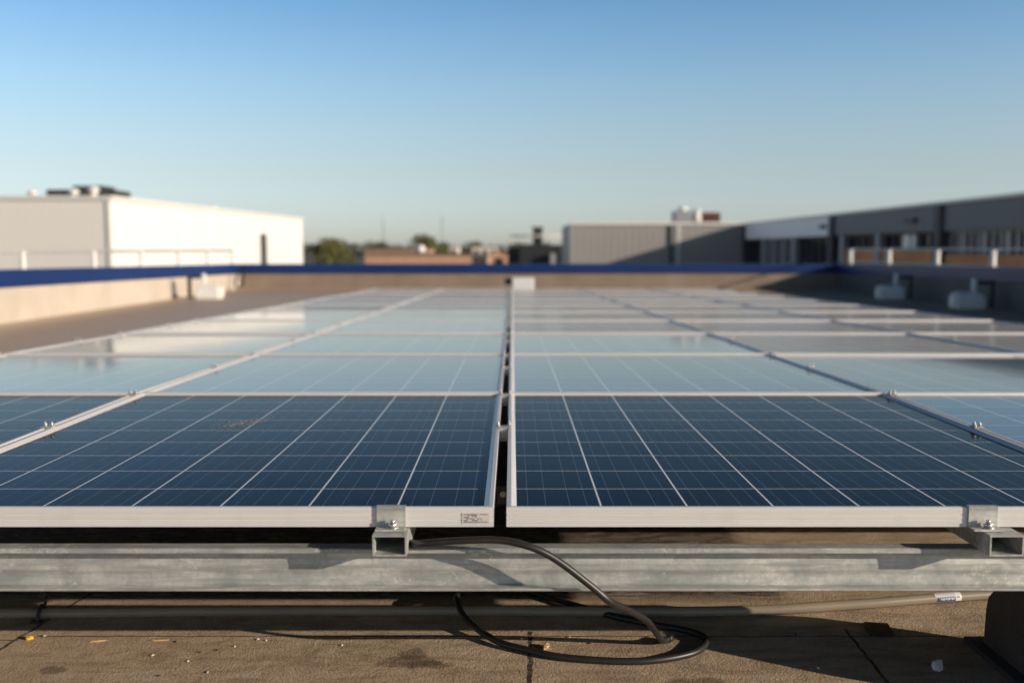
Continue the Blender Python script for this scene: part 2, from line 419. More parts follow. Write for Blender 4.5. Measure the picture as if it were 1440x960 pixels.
for k in range(NR):
    for c in range(5):
        y, z, t = row_pose(k, c)
        lab = 'solar panel, %s row from camera, %s' % (ordinal[k], colname[c])
        left = c < 2
        yy, d = y, D
        if k == 0 and c > 2: yy, d = Y0 + .55, D - .55  # shortened out of view so sun reaches the roof under the array
        front = k == 0 and c in (0, 1, 2)
        if k == 0 and c == 1: lab = 'deep blue front solar panel with a white sticker on its frame, left of gap'
        if k == 0 and c == 2: lab = 'deep blue solar panel in the front row just right of the black centre gap'
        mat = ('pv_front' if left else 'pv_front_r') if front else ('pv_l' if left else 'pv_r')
        if k >= (6 if left else 3 if c == 2 else 2): mat += '_refl_tint'  # rear rows get the painted reflection tint
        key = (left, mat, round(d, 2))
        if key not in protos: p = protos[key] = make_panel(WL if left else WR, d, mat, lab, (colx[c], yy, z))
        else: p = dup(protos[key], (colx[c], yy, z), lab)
        jit = random.uniform(-.0022, .0022) if k else 0
        p.rotation_euler = (t + jit, random.uniform(-.0015, .0015) if k else 0, 0)
        if k == 0 and c == 1: sticker_panel = p

# frame sticker with printed lines (part of the front left panel)
sx0 = 1.167 - .057
st = obj('sticker', box(sx0, sx0 + .05, -.0008, -.0002, -.0305, -.0095), 'sticker', sticker_panel)
bm = bmesh.new(); rr = random.Random(3)
for row, z in enumerate((-.013, -.0155, -.018, -.0205, -.0235, -.0265)):
    x = sx0 + .003
    stop = sx0 + (.046 if row in (0, 5) else .036 if row > 2 else .026)
    while x < stop:
        w = rr.uniform(.001, .0042)
        if rr.random() < .85: add_box(bm, x, min(x + w, stop), -.0010, -.0009, z - (.0007 if x > sx0 + .026 else .0011), z + .0006)
        x += w + .0006
obj('printing', bm, 'ink', st)

# ------------------------------------------------------------------ clamps along the seams
def make_clamp(gap, label, loc):
    r = thing('panel_clamp', label, 'clamp', loc, 'metal clamps joining neighbouring panels')
    h = gap / 2
    bm = bmesh.new()
    add_box(bm, -h - .008, h + .008, -.016, .016, .0012, .0042)
    add_box(bm, -h + .0015, h - .0015, -.014, .014, -.034, .0011)
    bmesh.ops.bevel(bm, geom=[e for e in bm.edges], offset=.0007, segments=1, affect='EDGES')
    obj('clamp_plate', bm, 'galv', r)
    for s in (-1, 1):
        bm = bmesh.new()
        x = s * (h + .003)
        add_tube(bm, [(x, 0, .0043), (x, 0, .0058)], .0068, 14)
        add_tube(bm, [(x, 0, .0059), (x, 0, .0115)], .0052, 6)
        add_tube(bm, [(x, 0, .0116), (x, 0, .0150)], .0026, 8)
        obj('bolt', bm, 'bolt', r)
    return r
seams = [(colx[0] - .007, .016, 'left array edge', 0),
         (colx[1] - .0055, .011, 'left inner panel seam', 1),
         (-.0215, .023, 'wide black centre gap', 1),
         (colx[3] - .004, .008, 'right inner panel seam', 3),
         (colx[4] - .004, .008, 'right outer panel seam', 4)]
for si, (x, g, nm, cc) in enumerate(seams):
    first = None
    for k in range(NR):
        y, z, t = row_pose(k, cc)
        for fr, where in ((.56, 'halfway along'), (.965, 'at far end of')):
            lab = 'metal clamp on the %s, %s the %s row' % (nm, where, ordinal[k])
            loc = (x, y + fr * D * math.cos(t), z + fr * D * math.sin(t))
            if first is None: first = make_clamp(g, lab, loc); first.rotation_euler = (t, 0, 0)
            else: dup(first, loc, lab, (t, 0, 0))

# ------------------------------------------------------------------ front rails, end clamps and beam
RT = -.0375; RH = .037; RW = .06
def make_rail(x, label):
    r = thing('mounting_rail', label, 'rail', (x, 1.705, RT), 'galvanised box rails under the panels')
    bm = bmesh.new(); w = RW / 2; t = .0028
    L = 1.44
    o = [(-w, 0), (w, 0), (w, -RH), (-w, -RH)]; i = [(-w + t, -t), (w - t, -t), (w - t, -RH + t), (-w + t, -RH + t)]
    O0 = [bm.verts.new((a, 0, b)) for a, b in o]; I0 = [bm.verts.new((a, 0, b)) for a, b in i]
    O1 = [bm.verts.new((a, L, b)) for a, b in o]; I1 = [bm.verts.new((a, L, b)) for a, b in i]
    for k in range(4):
        j = (k + 1) % 4
        bm.faces.new((O0[k], O0[j], I0[j], I0[k])); bm.faces.new((O0[k], O1[k], O1[j], O0[j]))
        bm.faces.new((I0[k], I0[j], I1[j], I1[k])); bm.faces.new((O1[k], I1[k], I1[j], O1[j]))
    obj('rail_profile', bm, 'galv', r)
    return r
def make_end_clamp(x, label):
    r = thing('end_clamp', label, 'clamp', (x, Y0, 0), 'bent plate clamps on the front frame edge')
    w = .026
    # Z-shaped plate: hook over the lip, upright, foot on the rail
    prof = [(.006, .0006), (.006, .003), (-.0045, .003), (-.0045, -.0335), (-.028, -.0335), (-.028, -.0366), (-.0015, -.0366), (-.0015, .0006)]
    obj('clamp_plate', prism_x(prof, -w, w), 'galv', r)
    bm = bmesh.new()
    add_tube(bm, [(.004, -.016, -.0334), (.004, -.016, -.0318)], .0105, 18)
    add_tube(bm, [(.004, -.016, -.0317), (.004, -.016, -.0245)], .0078, 6)
    add_tube(bm, [(.004, -.016, -.0244), (.004, -.016, -.0185)], .0042, 12)
    obj('bolt', bm, 'bolt', r)
    return r
make_rail(-.215, 'open end of a galvanised box rail below the left front panel, where the cable starts')
make_rail(.868, 'open end of a galvanised box rail under the right front panel, near the ballast block')
make_end_clamp(-.217, 'bent galvanised clamp with bolt on the left front panel, left of the white sticker')
make_end_clamp(.846, 'bent galvanised clamp with bolt on the right front panel near the picture edge')

def beam():
    y0, y1 = 1.752, 1.786; zt, zb = -.0752, -.155; t = .0025; lip = .0085
    prof = [(y0, zt - lip), (y0, zt - .002), (y0 + .002, zt), (y1 - .002, zt), (y1, zt - .002), (y1, zb + .002), (y1 - .002, zb), (y0 + .002, zb), (y0, zb + .002), (y0, zb + .0058),
            (y0 + t, zb + .0058), (y0 + t, zb + t), (y1 - t, zb + t),
            (y1 - t, zb + .022), (y1 - t - .0012, zb + .030), (y1 - t - .0012, zb + .042), (y1 - t, zb + .050),
            (y1 - t, zt - t), (y0 + t, zt - t), (y0 + t, zt - lip)]
    return prism_x(prof, -2.4, 1.27)
b = obj('support_beam', beam(), 'galv')
tag(b, 'long galvanised C-channel beam carrying the rails across the foreground', 'beam')

def ballast(loc, label):
    r = thing('ballast_block', label, 'ballast block', loc)
    prof = [(-.115, 0), (.215, 0), (.217, .012), (.207, .022), (.203, .085), (.195, .112), (.17, .135), (.10, .172), (.045, .1925), (-.035, .1925), (-.075, .172), (-.10, .11), (-.105, .02), (-.115, .012)]
    bm = prism_x(prof, 0, .085)
    bmesh.ops.bevel(bm, geom=[e for e in bm.edges if e.calc_length() < .3], offset=.004, segments=2, affect='EDGES')
    obj('block_body', bm, 'block', r)
    obj('foot_flange', box(-.028, .115, -.135, .235, .0005, .011, .003), 'block', r)
    return r
ballast((.965, 1.768, ROOF), 'dark ballast block under the beam at the right bottom corner')

# ------------------------------------------------------------------ conduit and cable
r = thing('conduit_pipe', 'straight grey conduit lying on the roof below the beam', 'pipe', (0, 0, 0))
pr = .0112
pp = smooth_path([(-2.6, 2.09, ROOF + pr + .001), (-1.13, 2.127, ROOF + pr + .001), (-.66, 2.142, ROOF + pr + .001), (-.19, 2.146, ROOF + pr + .001), (.44, 2.138, ROOF + pr + .002), (.77, 2.176, ROOF + pr + .004), (1.10, 2.236, ROOF + pr + .006), (2.4, 2.46, ROOF + pr + .01)], 10)
obj('pipe_run', tube(pp, pr, 20), 'pipe', r)
def arc_patch(t0, t1, a0, a1, rad):
    bm = bmesh.new(); P = Vector((.77, 2.176, ROOF + pr + .004)); Q = Vector((1.10, 2.236, ROOF + pr + .006))
    d = (Q - P).normalized(); s = Vector((d.y, -d.x, 0)).normalized(); u = Vector((0, 0, 1))
    rows = []
    for i in range(5):
        c = P.lerp(Q, t0 + (t1 - t0) * i / 4)
        rows.append([bm.verts.new(c + (u * math.cos(a0 + (a1 - a0) * k / 8) + s * math.sin(a0 + (a1 - a0) * k / 8)) * rad) for k in range(9)])
    for a, b in zip(rows, rows[1:]):
        for k in range(8): bm.faces.new((a[k], a[k + 1], b[k + 1], b[k])).smooth = True
    return bm
lb = obj('pipe_label', arc_patch(.58, .77, -.2, 1.05, pr + .0007), 'sticker', r)
bp = obj('blue_band', arc_patch(.60, .73, 1.05, 1.95, pr + .0008), 'blue_label', lb)
bm = bmesh.new()
for k in range(9):
    q = arc_patch(.618 + k * .0118, .625 + k * .0118, 1.3, 1.32 + (.34 if k % 3 else .22), pr + .0012)
    me = bpy.data.meshes.new('t'); q.to_mesh(me); q.free(); bm.from_mesh(me); bpy.data.meshes.remove(me)
obj('lettering', bm, 'white_label', bp)
wb = obj('white_band', arc_patch(.73, .775, .2, 1.95, pr + .0009), 'white_label', lb)
bm = bmesh.new()
for a, b, c, d in ((.738, .746, 1.1, 1.35), (.752, .758, 1.05, 1.4), (.741, .76, 1.2, 1.25)):
    q = arc_patch(a, b, c, d, pr + .0013)
    me = bpy.data.meshes.new('t'); q.to_mesh(me); q.free(); bm.from_mesh(me); bpy.data.meshes.remove(me)
obj('lettering', bm, 'ink', wb)

r = thing('pipe_clip', 'small black saddle clip holding the conduit at the left picture edge', 'pipe clip', (-1.035, 2.128, ROOF))
bm = bmesh.new()
add_tube(bm, [(0, -.026, .002), (0, -.019, .008), (0, -.0165, .018), (0, -.009, .0275), (0, 0, .0305), (0, .009, .0275), (0, .0165, .018), (0, .019, .004)], .0042, 8)
add_box(bm, -.012, .012, -.034, -.018, .001, .006)
obj('clip_strap', bm, 'rubber', r)
bm = bmesh.new(); add_tube(bm, [(.006, .004, .031), (.008, .004, .05)], .0035, 8); add_tube(bm, [(.008, .004, .050), (.008, .004, .059)], .0065, 6)
obj('clip_screw', bm, 'rubber', r)

cr = .0066
z0 = ROOF + cr + .001
cpts = [(-.23, 2.0, -.115), (-.212, 1.86, -.092), (-.17, 1.74, -.062), (-.10, 1.722, -.052), (-.025, 1.72, -.050), (.03, 1.715, -.060), (.078, 1.722, -.086), (.142, 1.732, -.138), (.176, 1.743, -.170), (.214, 1.800, -.206), (.262, 1.88, -.258), (.292, 1.945, -.310), (.308, 1.975, z0 + .006), (.322, 1.992, z0 + .001)]
o = obj('black_cable', tube(smooth_path(cpts, 8), cr, 12), 'cable')
tag(o, 'black cable draped over the beam, its loose end resting on the roof', 'cable')
obj('cable_end', tube([(.3215, 1.9915, z0 + .001), (.331, 2.003, z0)], [cr * 1.18, cr * 1.1], 12), 'rubber', o)
lpts = [(.02, 2.30, z0), (.12, 2.21, z0 + .001), (.215, 2.125, z0 + .002), (.30, 2.075, z0 + .001), (.365, 2.045, z0), (.398, 2.012, z0), (.396, 1.968, z0 + .001), (.352, 1.918, z0), (.25, 1.884, z0), (.112, 1.900, z0), (.03, 1.938, z0 + .001), (-.035, 1.985, z0 + .002), (-.098, 2.070, z0 + .014), (-.122, 2.14, z0 + .030), (-.122, 2.20, z0 + .024), (-.118, 2.30, z0), (-.10, 2.6, z0)]
tag(obj('black_cable', tube(smooth_path(lpts, 8), cr * 1.06, 12), 'cable'), 'thick black cable lying on the roof in a wide loop below the beam', 'cable')
r = thing('gap_bracket', 'small dark bracket with a round bolt head down inside the centre gap', 'bracket', (-.0215, 2.06, -.047))
obj('bracket_plate', box(-.0105, .0105, -.003, .001, -.026, .012, .0006), 'block', r)
obj('bolt', tube([(.002, -.0032, -.004), (.002, -.008, -.004)], .0062, 14), 'bolt', r)
# ------------------------------------------------------------------ debris
def chip(loc, s, mat, name, label, cat, group=None, flat=.5, seed=0):
    rr = random.Random(seed); bm = bmesh.new(); K = .55 if max(s) < .009 and seed > 5 else 1
    bmesh.ops.create_icosphere(bm, subdivisions=2, radius=1)
    for v in bm.verts:
        n = 1 + rr.uniform(-.28, .28); v.co = Vector((v.co.x * s[0] * n * K, v.co.y * s[1] * n * K, (v.co.z * n + .8) * s[2] * K))
    o = obj(name, bm, mat); o.location = (loc[0], loc[1], ROOF); o.rotation_euler = (0, 0, rr.uniform(0, 3)); tag(o, label, cat, group); return o
chip((-1.008, 2.012), (.008, .006, .004), 'chip_yellow', 'fallen_leaf', 'small bright yellow leaf lying on the dark felt seam at the left', 'leaf', seed=1)
g = 'tiny chips scattered on the roof felt'
for i, (x, y) in enumerate(((-.568, 1.973), (-.454, 1.787), (-.586, 1.849), (-.512, 2.005), (-.53, 2.012), (-.72, 1.93), (-.64, 1.90), (-.35, 1.98), (-.05, 2.02), (.12, 2.02), (.02, 2.014), (-.985, 2.03))):
    chip((x, y), (.004 + .002 * (i % 3), .0035 + .001 * (i % 2), .003), 'chip_pale', 'stone_chip', 'tiny pale stone chip lying on the brown roof felt', 'stone chip', g, seed=10 + i)
for i, (x, y) in enumerate(((-.698, 1.999), (-.675, 1.833), (-.63, 1.945), (-.60, 1.955), (.16, 1.99), (.60, 2.04))):
    chip((x, y), (.006, .004, .0025), 'chip_dark', 'bitumen_crumb', 'tiny black crumb of bitumen lying on the brown roof felt', 'crumb', 'black crumbs on the roof felt', seed=40 + i)
chip((.070, 1.966), (.012, .006, .006), 'chip_tan', 'stone_chip', 'tan chip beside the middle felt seam inside the cable loop', 'stone chip', seed=60)
o = chip((-.86, 2.0), (.018, .0022, .002), 'chip_tan', 'dry_stalk', 'thin straw-coloured stalk lying on the roof felt at the left', 'stalk', seed=61); o.rotation_euler = (0, 0, .15)
o = chip((-.735, 2.004), (.020, .0025, .002), 'chip_tan', 'dry_stalk', 'thin straw-coloured stalk near the conduit, between two black crumbs', 'stalk', seed=62); o.rotation_euler = (0, 0, .1)
chip((.826, 1.866), (.016, .010, .010), 'chip_white', 'crumpled_paper', 'crumpled white scrap in the shadow beside the dark ballast block', 'litter', seed=63)
chip((.594, 1.866), (.006, .005, .004), 'chip_pale', 'stone_chip', 'lone pale chip beside the diagonal felt seam at the right', 'stone chip', seed=64)

patch = obj('shadow_patch', box(-.025, .025, -.035, .035, 0, .004, .001), 'rubber'); patch.location = (.785, 2.062, ROOF + .001); patch.rotation_euler = (0, 0, -.15)  # flat dark square laid down in place of a cast shadow
tag(patch, 'small square painted shadow patch on the roof at the shadow edge near the ballast block', 'shadow patch')
# bird dropping smear on the left front panel
bm = bmesh.new(); rr = random.Random(5)
for i in range(230):
    t = rr.random(); x = -.795 + .13 * t + rr.gauss(0, .012); y = 2.62 + .14 * t * t + rr.gauss(0, .03); s = rr.uniform(.0008, .0038) * (1.2 - .5 * abs(t - .5))
    a = rr.uniform(0, 6); n = 6
    bm.faces.new([bm.verts.new((x + s * math.cos(a + k * 1.05) * rr.uniform(.6, 1.3), y + 1.6 * s * math.sin(a + k * 1.05) * rr.uniform(.6, 1.3), -.0073 + i * 1e-6)) for k in range(n)])
tag(obj('bird_dropping', bm, 'dropping'), 'smeared pale bird dropping on the left front solar panel', 'dropping')

# ------------------------------------------------------------------ railings behind the parapets
def railing(name, label, x, ys, ztop, zmid, ext, rad, lower, pm=1.25, post='rail_paint'):
    r = thing(name, label, 'railing', (x, ys[0], 0))
    for y in ys:
        obj('post', cyl(0, y - ys[0], -.35, ztop, rad * pm, 12), post, r)
    bm = tube([(0, ext[0] - ys[0], ztop - .012), (0, ext[1] - ys[0], ztop - .012)], rad, 10)
    obj('handrail', bm, 'rail_paint', r)
    if lower: obj('mid_rail', tube([(0, ext[0] - ys[0], zmid), (0, ext[1] - ys[0], zmid)], rad * .8, 10), 'rail_paint', r)
railing('guard_railing', 'thin metal guard railing with posts behind the left parapet', -5.9, [8.3, 10.2, 12.05, 14.1, 15.9, 17.7, 19.4, 21.1], .44, .2, (4, 21.15), .022, False, 1.45, 'white_paint')
railing('guard_railing', 'metal guard railing with bright sunlit posts behind the right parapet', 6.98, [8.5, 10.5, 12.5, 14.5, 16.4, 18.5, 20.6], .47, .2, (4, 20.65), .016, True, 2.7, 'white_paint')

def counterweight(loc, rotz, label, first=[None]):
    if first[0]:
        return dup(first[0], loc, label, (0, 0, rotz))
    r = thing('railing_counterweight', label, 'counterweight', loc, 'pale counterweights standing beside the parapets'); r.rotation_euler = (0, 0, rotz)
    bm = bmesh.new()
    rings = []
    for z, i in ((0, .01), (.02, 0), (.17, .012), (.25, .035), (.275, .08)):
        rings.append([bm.verts.new((sx * (.25 - i), sy * (.19 - i), z)) for sx, sy in ((-1, -1), (1, -1), (1, 1), (-1, 1))])
    for a, b in zip(rings, rings[1:]):
        for k in range(4): bm.faces.new((a[k], a[(k + 1) % 4], b[(k + 1) % 4], b[k]))
    bm.faces.new(rings[0][::-1]); bm.faces.new(rings[-1])
    bmesh.ops.bevel(bm, geom=bm.edges[:], offset=.014, segments=2, affect='EDGES')
    obj('weight_block', bm, 'weight', r)
    obj('end_cap', tube([(.252, 0, .13), (.27, 0, .13), (.285, 0, .13)], [.125, .125, .10], 18), 'white_paint', r)
    obj('upright', box(-.15, -.08, -.035, .035, .276, .50, .006), 'weight', r)
    obj('wall_bracket', box(-.40, -.151, -.03, .03, .40, .46, .004), 'dark_steel', r)
    obj('wall_strap', box(-.46, -.401, -.05, .05, .02, .47, .004), 'dark_steel', r)
    return r
cw = counterweight((-4.95, 16.3, ROOF), 0, 'bright white counterweight standing in the sun against the left parapet')
counterweight((6.15, 16.2, ROOF), PI, 'shaded pale counterweight by the right parapet, the farther of two')
counterweight((6.22, 13.6, ROOF), PI, 'shaded pale counterweight by the right parapet, the nearer of two')
for o in [o for o in COL.objects if o.name.startswith('railing_counterweight')]: o.scale = (.76, .8, .82)
r = thing('concrete_block', 'small white block at the far end of the black centre gap', 'block', (.2, 18.4, ROOF))
obj('block_body', box(-.2, .2, -.15, .15, 0, .285, .02), 'weight', r)
obj('bracket', box(-.33, -.201, -.05, .05, .16, .27, .01), 'dark_steel', r)

tag(obj('hanging_cable', tube(smooth_path([(-5.42, 20.2, .10), (-5.40, 20.1, -.02), (-5.36, 19.9, -.15), (-5.33, 19.7, -.26), (-5.38, 19.5, -.30), (-5.44, 19.6, -.22), (-5.45, 19.8, -.05), (-5.45, 20.0, .07)], 6), .02, 8), 'rubber'), 'black cable hanging in the left corner of the far parapets', 'cable')

# ------------------------------------------------------------------ buildings
GZ = -7.19
# white warehouse on the left
r = thing('white_warehouse', 'large white clad warehouse beyond the left parapet', 'building', (-16, 40, GZ))
def L(x0, x1, y0, y1, z0, z1, o=(-16, 40, GZ)): return box(x0 - o[0], x1 - o[0], y0 - o[1], y1 - o[1], z0 - o[2], z1 - o[2])
zt = 2.52
def warehouse_body():
    bm = bmesh.new()
    P = [(-60, 40), (-16, 40), (-14.35, 68.6), (-60, 68.6)]
    lo = [bm.verts.new((x + 16, y - 40, 0)) for x, y in P]; hi = [bm.verts.new((x + 16, y - 40, zt - GZ)) for x, y in P]
    for k in range(4):
        f = bm.faces.new((lo[k], lo[(k + 1) % 4], hi[(k + 1) % 4], hi[k])); f.material_index = 0 if k == 0 else 1
    f = bm.faces.new(hi); f.material_index = 2
    bm.faces.new(lo[::-1])
    return bm
obj('wall', warehouse_body(), ('white_clad_f', 'white_clad', 'roof_far'), r)
obj('roof_trim', L(-60, -15.95, 39.93, 40.02, zt - .12, zt + .05), 'trim', r)
bm = bmesh.new()
for z0_, z1_ in ((zt - .12, zt + .05),):
    P = [(-15.99, 40.03), (-15.90, 40.03), (-14.25, 68.6), (-14.34, 68.6)]
    lo = [bm.verts.new((x + 16, y - 40, z0_ - GZ)) for x, y in P]; hi = [bm.verts.new((x + 16, y - 40, z1_ - GZ)) for x, y in P]
    for k in range(4): bm.faces.new((lo[k], lo[(k + 1) % 4], hi[(k + 1) % 4], hi[k]))
    bm.faces.new(hi); bm.faces.new(lo[::-1])
obj('roof_trim', bm, 'trim', r)
obj('corner_trim', L(-16.16, -16.03, 39.95, 39.995, GZ, zt - .13), 'trim', r)
dx = -14.85
obj('narrow_door', L(-14.93, -14.80, 59.2, 60.4, -1.5, 1.35), 'dark_plant', r)

r = thing('plant_enclosure', 'low dark plant enclosure on the roof of the white warehouse', 'rooftop plant', (-21.5, 52, 2.52))
bm = bmesh.new(); add_box(bm, -2.6, .85, 0, 2.4, .1, 1.0); add_box(bm, -1.4, .2, .4, 2, 1.001, 1.22)
obj('screen', bm, 'dark_plant', r)
bm = bmesh.new()
for x in (-2.4, -1.3, -.4, .7): add_tube(bm, [(x, .3, 0), (x, .3, .1)], .08, 8)
obj('feet', bm, 'dark_steel', r)
def vent(loc, h, rad, label):
    r = thing('roof_vent', label, 'roof vent', loc, 'round white vents on the warehouse roof')
    obj('pipe', cyl(0, 0, 0, h, rad * .7, 14), 'white_paint', r)
    bm = bmesh.new(); add_tube(bm, [(0, 0, h), (0, 0, h + .06), (0, 0, h + rad * .8), (0, 0, h + rad * 1.1)], [rad, rad * 1.25, rad * .9, rad * .2], 16)
    obj('cowl', bm, 'white_paint', r)
vent((-19.1, 43.8, 2.52), .34, .20, 'round white roof vent in front of the dark plant enclosure')
vent((-18.4, 44.2, 2.52), .44, .22, 'taller white roof vent just right of the round one on the warehouse roof')
vent((-21.0, 44.0, 2.52), .30, .18, 'small white roof vent at the left, left of the dark plant enclosure')
vent((-15.6, 52.5, 2.52), .04, .14, 'tiny white vent on the long right roof edge of the white warehouse')

# grey corrugated hall in the middle distance
O = (3.58, 60.4, GZ)
r = thing('grey_hall', 'grey corrugated hall beyond the far parapet, half in diagonal shadow', 'building', O)
def G(x0, x1, y0, y1, z0, z1): return box(x0 - O[0], x1 - O[0], y0 - O[1], y1 - O[1], z0 - O[2], z1 - O[2])
bm = bmesh.new()
P = [(3.58, 60.4), (14.6, 60.4), (14.6, 71.6), (3.58, 71.6)]
lo = [bm.verts.new((x - O[0], y - O[1], 0)) for x, y in P]; hi = [bm.verts.new((x - O[0], y - O[1], 2.0 - GZ)) for x, y in P]
for k in range(4): bm.faces.new((lo[k], lo[(k + 1) % 4], hi[(k + 1) % 4], hi[k])).material_index = 0 if k in (0, 2) else 1
bm.faces.new(hi).material_index = 2
obj('wall', bm, ('grey_clad', 'grey_clad_y', 'roof_far'), r)
obj('roof_trim', G(3.5, 14.6, 60.3, 60.5, 1.90, 2.06), 'trim', r)
obj('corner_trim', G(3.5, 3.66, 60.34, 60.398, GZ, 1.895), 'pillar', r)
obj('downpipe', G(9.5, 9.64, 60.28, 60.39, GZ, 1.895), 'pillar_dark', r)
obj('wall_joint', G(9.95, 10.12, 60.35, 60.398, GZ, 1.895), 'trim', r)

r = thing('rooftop_unit', 'white rooftop air handling unit on the grey hall', 'rooftop unit', (11.6, 66, 2.0))
bm = bmesh.new(); add_box(bm, -.9, .2, 0, 1.2, .15, .95); add_box(bm, -.75, .1, -.02, 0, .3, .8)
obj('casing', bm, 'pillar', r)
bm = bmesh.new(); add_tube(bm, [(.62, .3, .1), (.62, .3, .55), (.62, .3, .95), (.62, .3, 1.1)], [.36, .36, .3, .1], 16); add_tube(bm, [(-.3, .5, .95), (-.3, .5, 1.2)], .3, 14)
obj('round_duct', bm, 'white_paint', r)
bm = bmesh.new(); add_box(bm, -.85, -.75, .1, .2, 0, .15); add_box(bm, .05, .15, .1, .2, 0, .15); add_box(bm, -.85, .1, 1.0, 1.1, 0, .15)
obj('feet', bm, 'dark_steel', r)
r = thing('rooftop_unit', 'red-brown slatted rooftop unit right of the white one on the grey hall', 'rooftop unit', (13.1, 66, 2.0))
bm = bmesh.new(); add_box(bm, -.62, .62, 0, 1, .25, .42); add_box(bm, -.62, .62, 0, 1, .62, .85)
for k in range(6): add_box(bm, -.6 + k * .22, -.5 + k * .22, .02, .95, .42, .62)
obj('casing', bm, 'rust', r)
bm = bmesh.new(); add_box(bm, -.6, -.5, .1, .9, 0, .25); add_box(bm, .5, .6, .1, .9, 0, .25)
obj('feet', bm, 'dark_steel', r)

# long office building on the right
O = (14, 18, GZ)
r = thing('office_building', 'long grey office building with a window band beyond the right parapet', 'building', O)
def B(x0, x1, y0, y1, z0, z1): return box(x0 - O[0], x1 - O[0], y0 - O[1], y1 - O[1], z0 - O[2], z1 - O[2])
bm = bmesh.new(); add_box(bm, .45, 22, 0, 42.3, 0, 1.9 - GZ)
obj('wall', bm, 'dark_plant', r)
obj('roof_trim', B(13.9, 36, 18, 60.25, 1.9, 2.0), 'trim', r)
bays = [(18, 25.3), (25.3, 32.8), (32.8, 43.8), (43.8, 60.2)]
for i, (a, b_) in enumerate(bays):
    f = obj('fascia', B(14, 14.44, a + .25, b_ - .25, 1.04, 1.895), 'fascia_pale' if i == 3 else 'fascia_grey', r)
    if i == 3: f['label'] = 'pale bluish fascia panel at the far end'
    obj('pillar', B(13.9, 14.44, b_ - .245, b_ + .245, GZ, 1.897), 'pillar_dark', r)
def window(y0, y1, z0, z1, n, pane='pane', spand=True):
    fr = bmesh.new()
    add_box(fr, .2, .3, y0 - 18, y1 - 18, z1 - GZ - .06, z1 - GZ); add_box(fr, .2, .3, y0 - 18, y1 - 18, z0 - GZ, z0 - GZ + .06)
    for k in range(n + 1):
        y = y0 + (y1 - y0) * k / n - 18
        add_box(fr, .2, .3, y - .04, y + .04, z0 - GZ + .061, z1 - GZ - .061)
    w = obj('window', fr, 'pillar_dark' if pane == 'pane' else 'pillar', r)
    obj('pane', B(14.32, 14.36, y0, y1, z0 + .01, z1 - .01), 'pane', w)
    if pane != 'pane':
        bm = bmesh.new()
        for k in range(n):
            ya = y0 + (y1 - y0) * (k + .12) / n - 18; yb = y0 + (y1 - y0) * (k + (.62 if k % 3 else .86)) / n - 18
            add_box(bm, .304, .316, ya, yb, z0 - GZ + (.12 if k % 4 else .6), z1 - GZ - .03)
        obj('blinds', bm, pane, w)
for (a, b_, n, z0_, z1_, pane) in ((18.4, 25.0, 9, -.4, 1.03, 'pane_pale'), (25.7, 32.4, 14, -.4, 1.03, 'pane_pale'), (33.2, 38.1, 6, .45, 1.03, 'pane'), (38.8, 42.2, 4, .45, 1.03, 'pane'), (50.3, 55.5, 8, -1, 1.03, 'pane_pale'), (44.2, 49.4, 5, -1, 1.03, 'pane'), (56.4, 59.8, 3, -1, 1.03, 'pane')):
    window(a, b_, z0_, z1_, n, pane)
for (a, b_) in ((33.1, 38.2), (38.75, 42.25)):
    obj('warm_reflection', B(14.1, 14.4, a, b_, -.6, .44), 'brown', r)  # brown strips standing in for warm reflections in the lower windows
obj('warm_reflection', B(14.05, 14.19, 18.3, 32.4, -.6, .30), 'brown', r)
for y in (38.45, 42.6, 49.85, 55.95):
    obj('column', B(14.02, 14.44, y - .22, y + .22, GZ, 1.035), 'pillar', r)
obj('roller_blind', B(14.22, 14.31, 35.3, 36.5, .46, 1.02), 'white_paint', r)
obj('wall_lamp', B(13.9, 13.995, 34.7, 35.6, 1.36, 1.54), 'dark_steel', r)
obj('wall_lamp', B(13.9, 13.995, 44.6, 45.4, 1.36, 1.54), 'dark_steel', r)

# dark industrial block and chimney left of the hall
O2 = (.3, 80, GZ)
r = thing('industrial_block', 'dark industrial block with a stubby chimney left of the grey hall', 'building', O2)
def I(x0, x1, y0, y1, z0, z1): return box(x0 - O2[0], x1 - O2[0], y0 - O2[1], y1 - O2[1], z0 - O2[2], z1 - O2[2])
obj('wall', I(.6, 5.6, 80, 95, GZ, .78), 'dark_steel', r)
obj('low_wing', I(-.35, .59, 81, 90, GZ, .62), 'dark_plant', r)
obj('chimney', I(1.72, 2.5, 82, 83, .78, 2.15), 'dark_plant', r)
obj('chimney_cap', I(1.64, 2.58, 81.9, 83.1, 2.151, 2.26), 'dark_steel', r)
bm = bmesh.new()
for x in (-.15, 1.2, 3.2): add_tube(bm, [(x - .3, 1.5, (.62 if x < 0 else .78) - GZ), (x - .3, 1.5, 1.58 - GZ)], .06, 8)
add_tube(bm, [(-.45, 1.5, 1.5 - GZ), (3.9, 1.5, 1.5 - GZ)], .07, 8)
obj('pipe_rack', bm, 'pale_wall', r)
obj('white_tank', I(3.05, 3.45, 79.3, 79.9, GZ, .1), 'pillar', r)

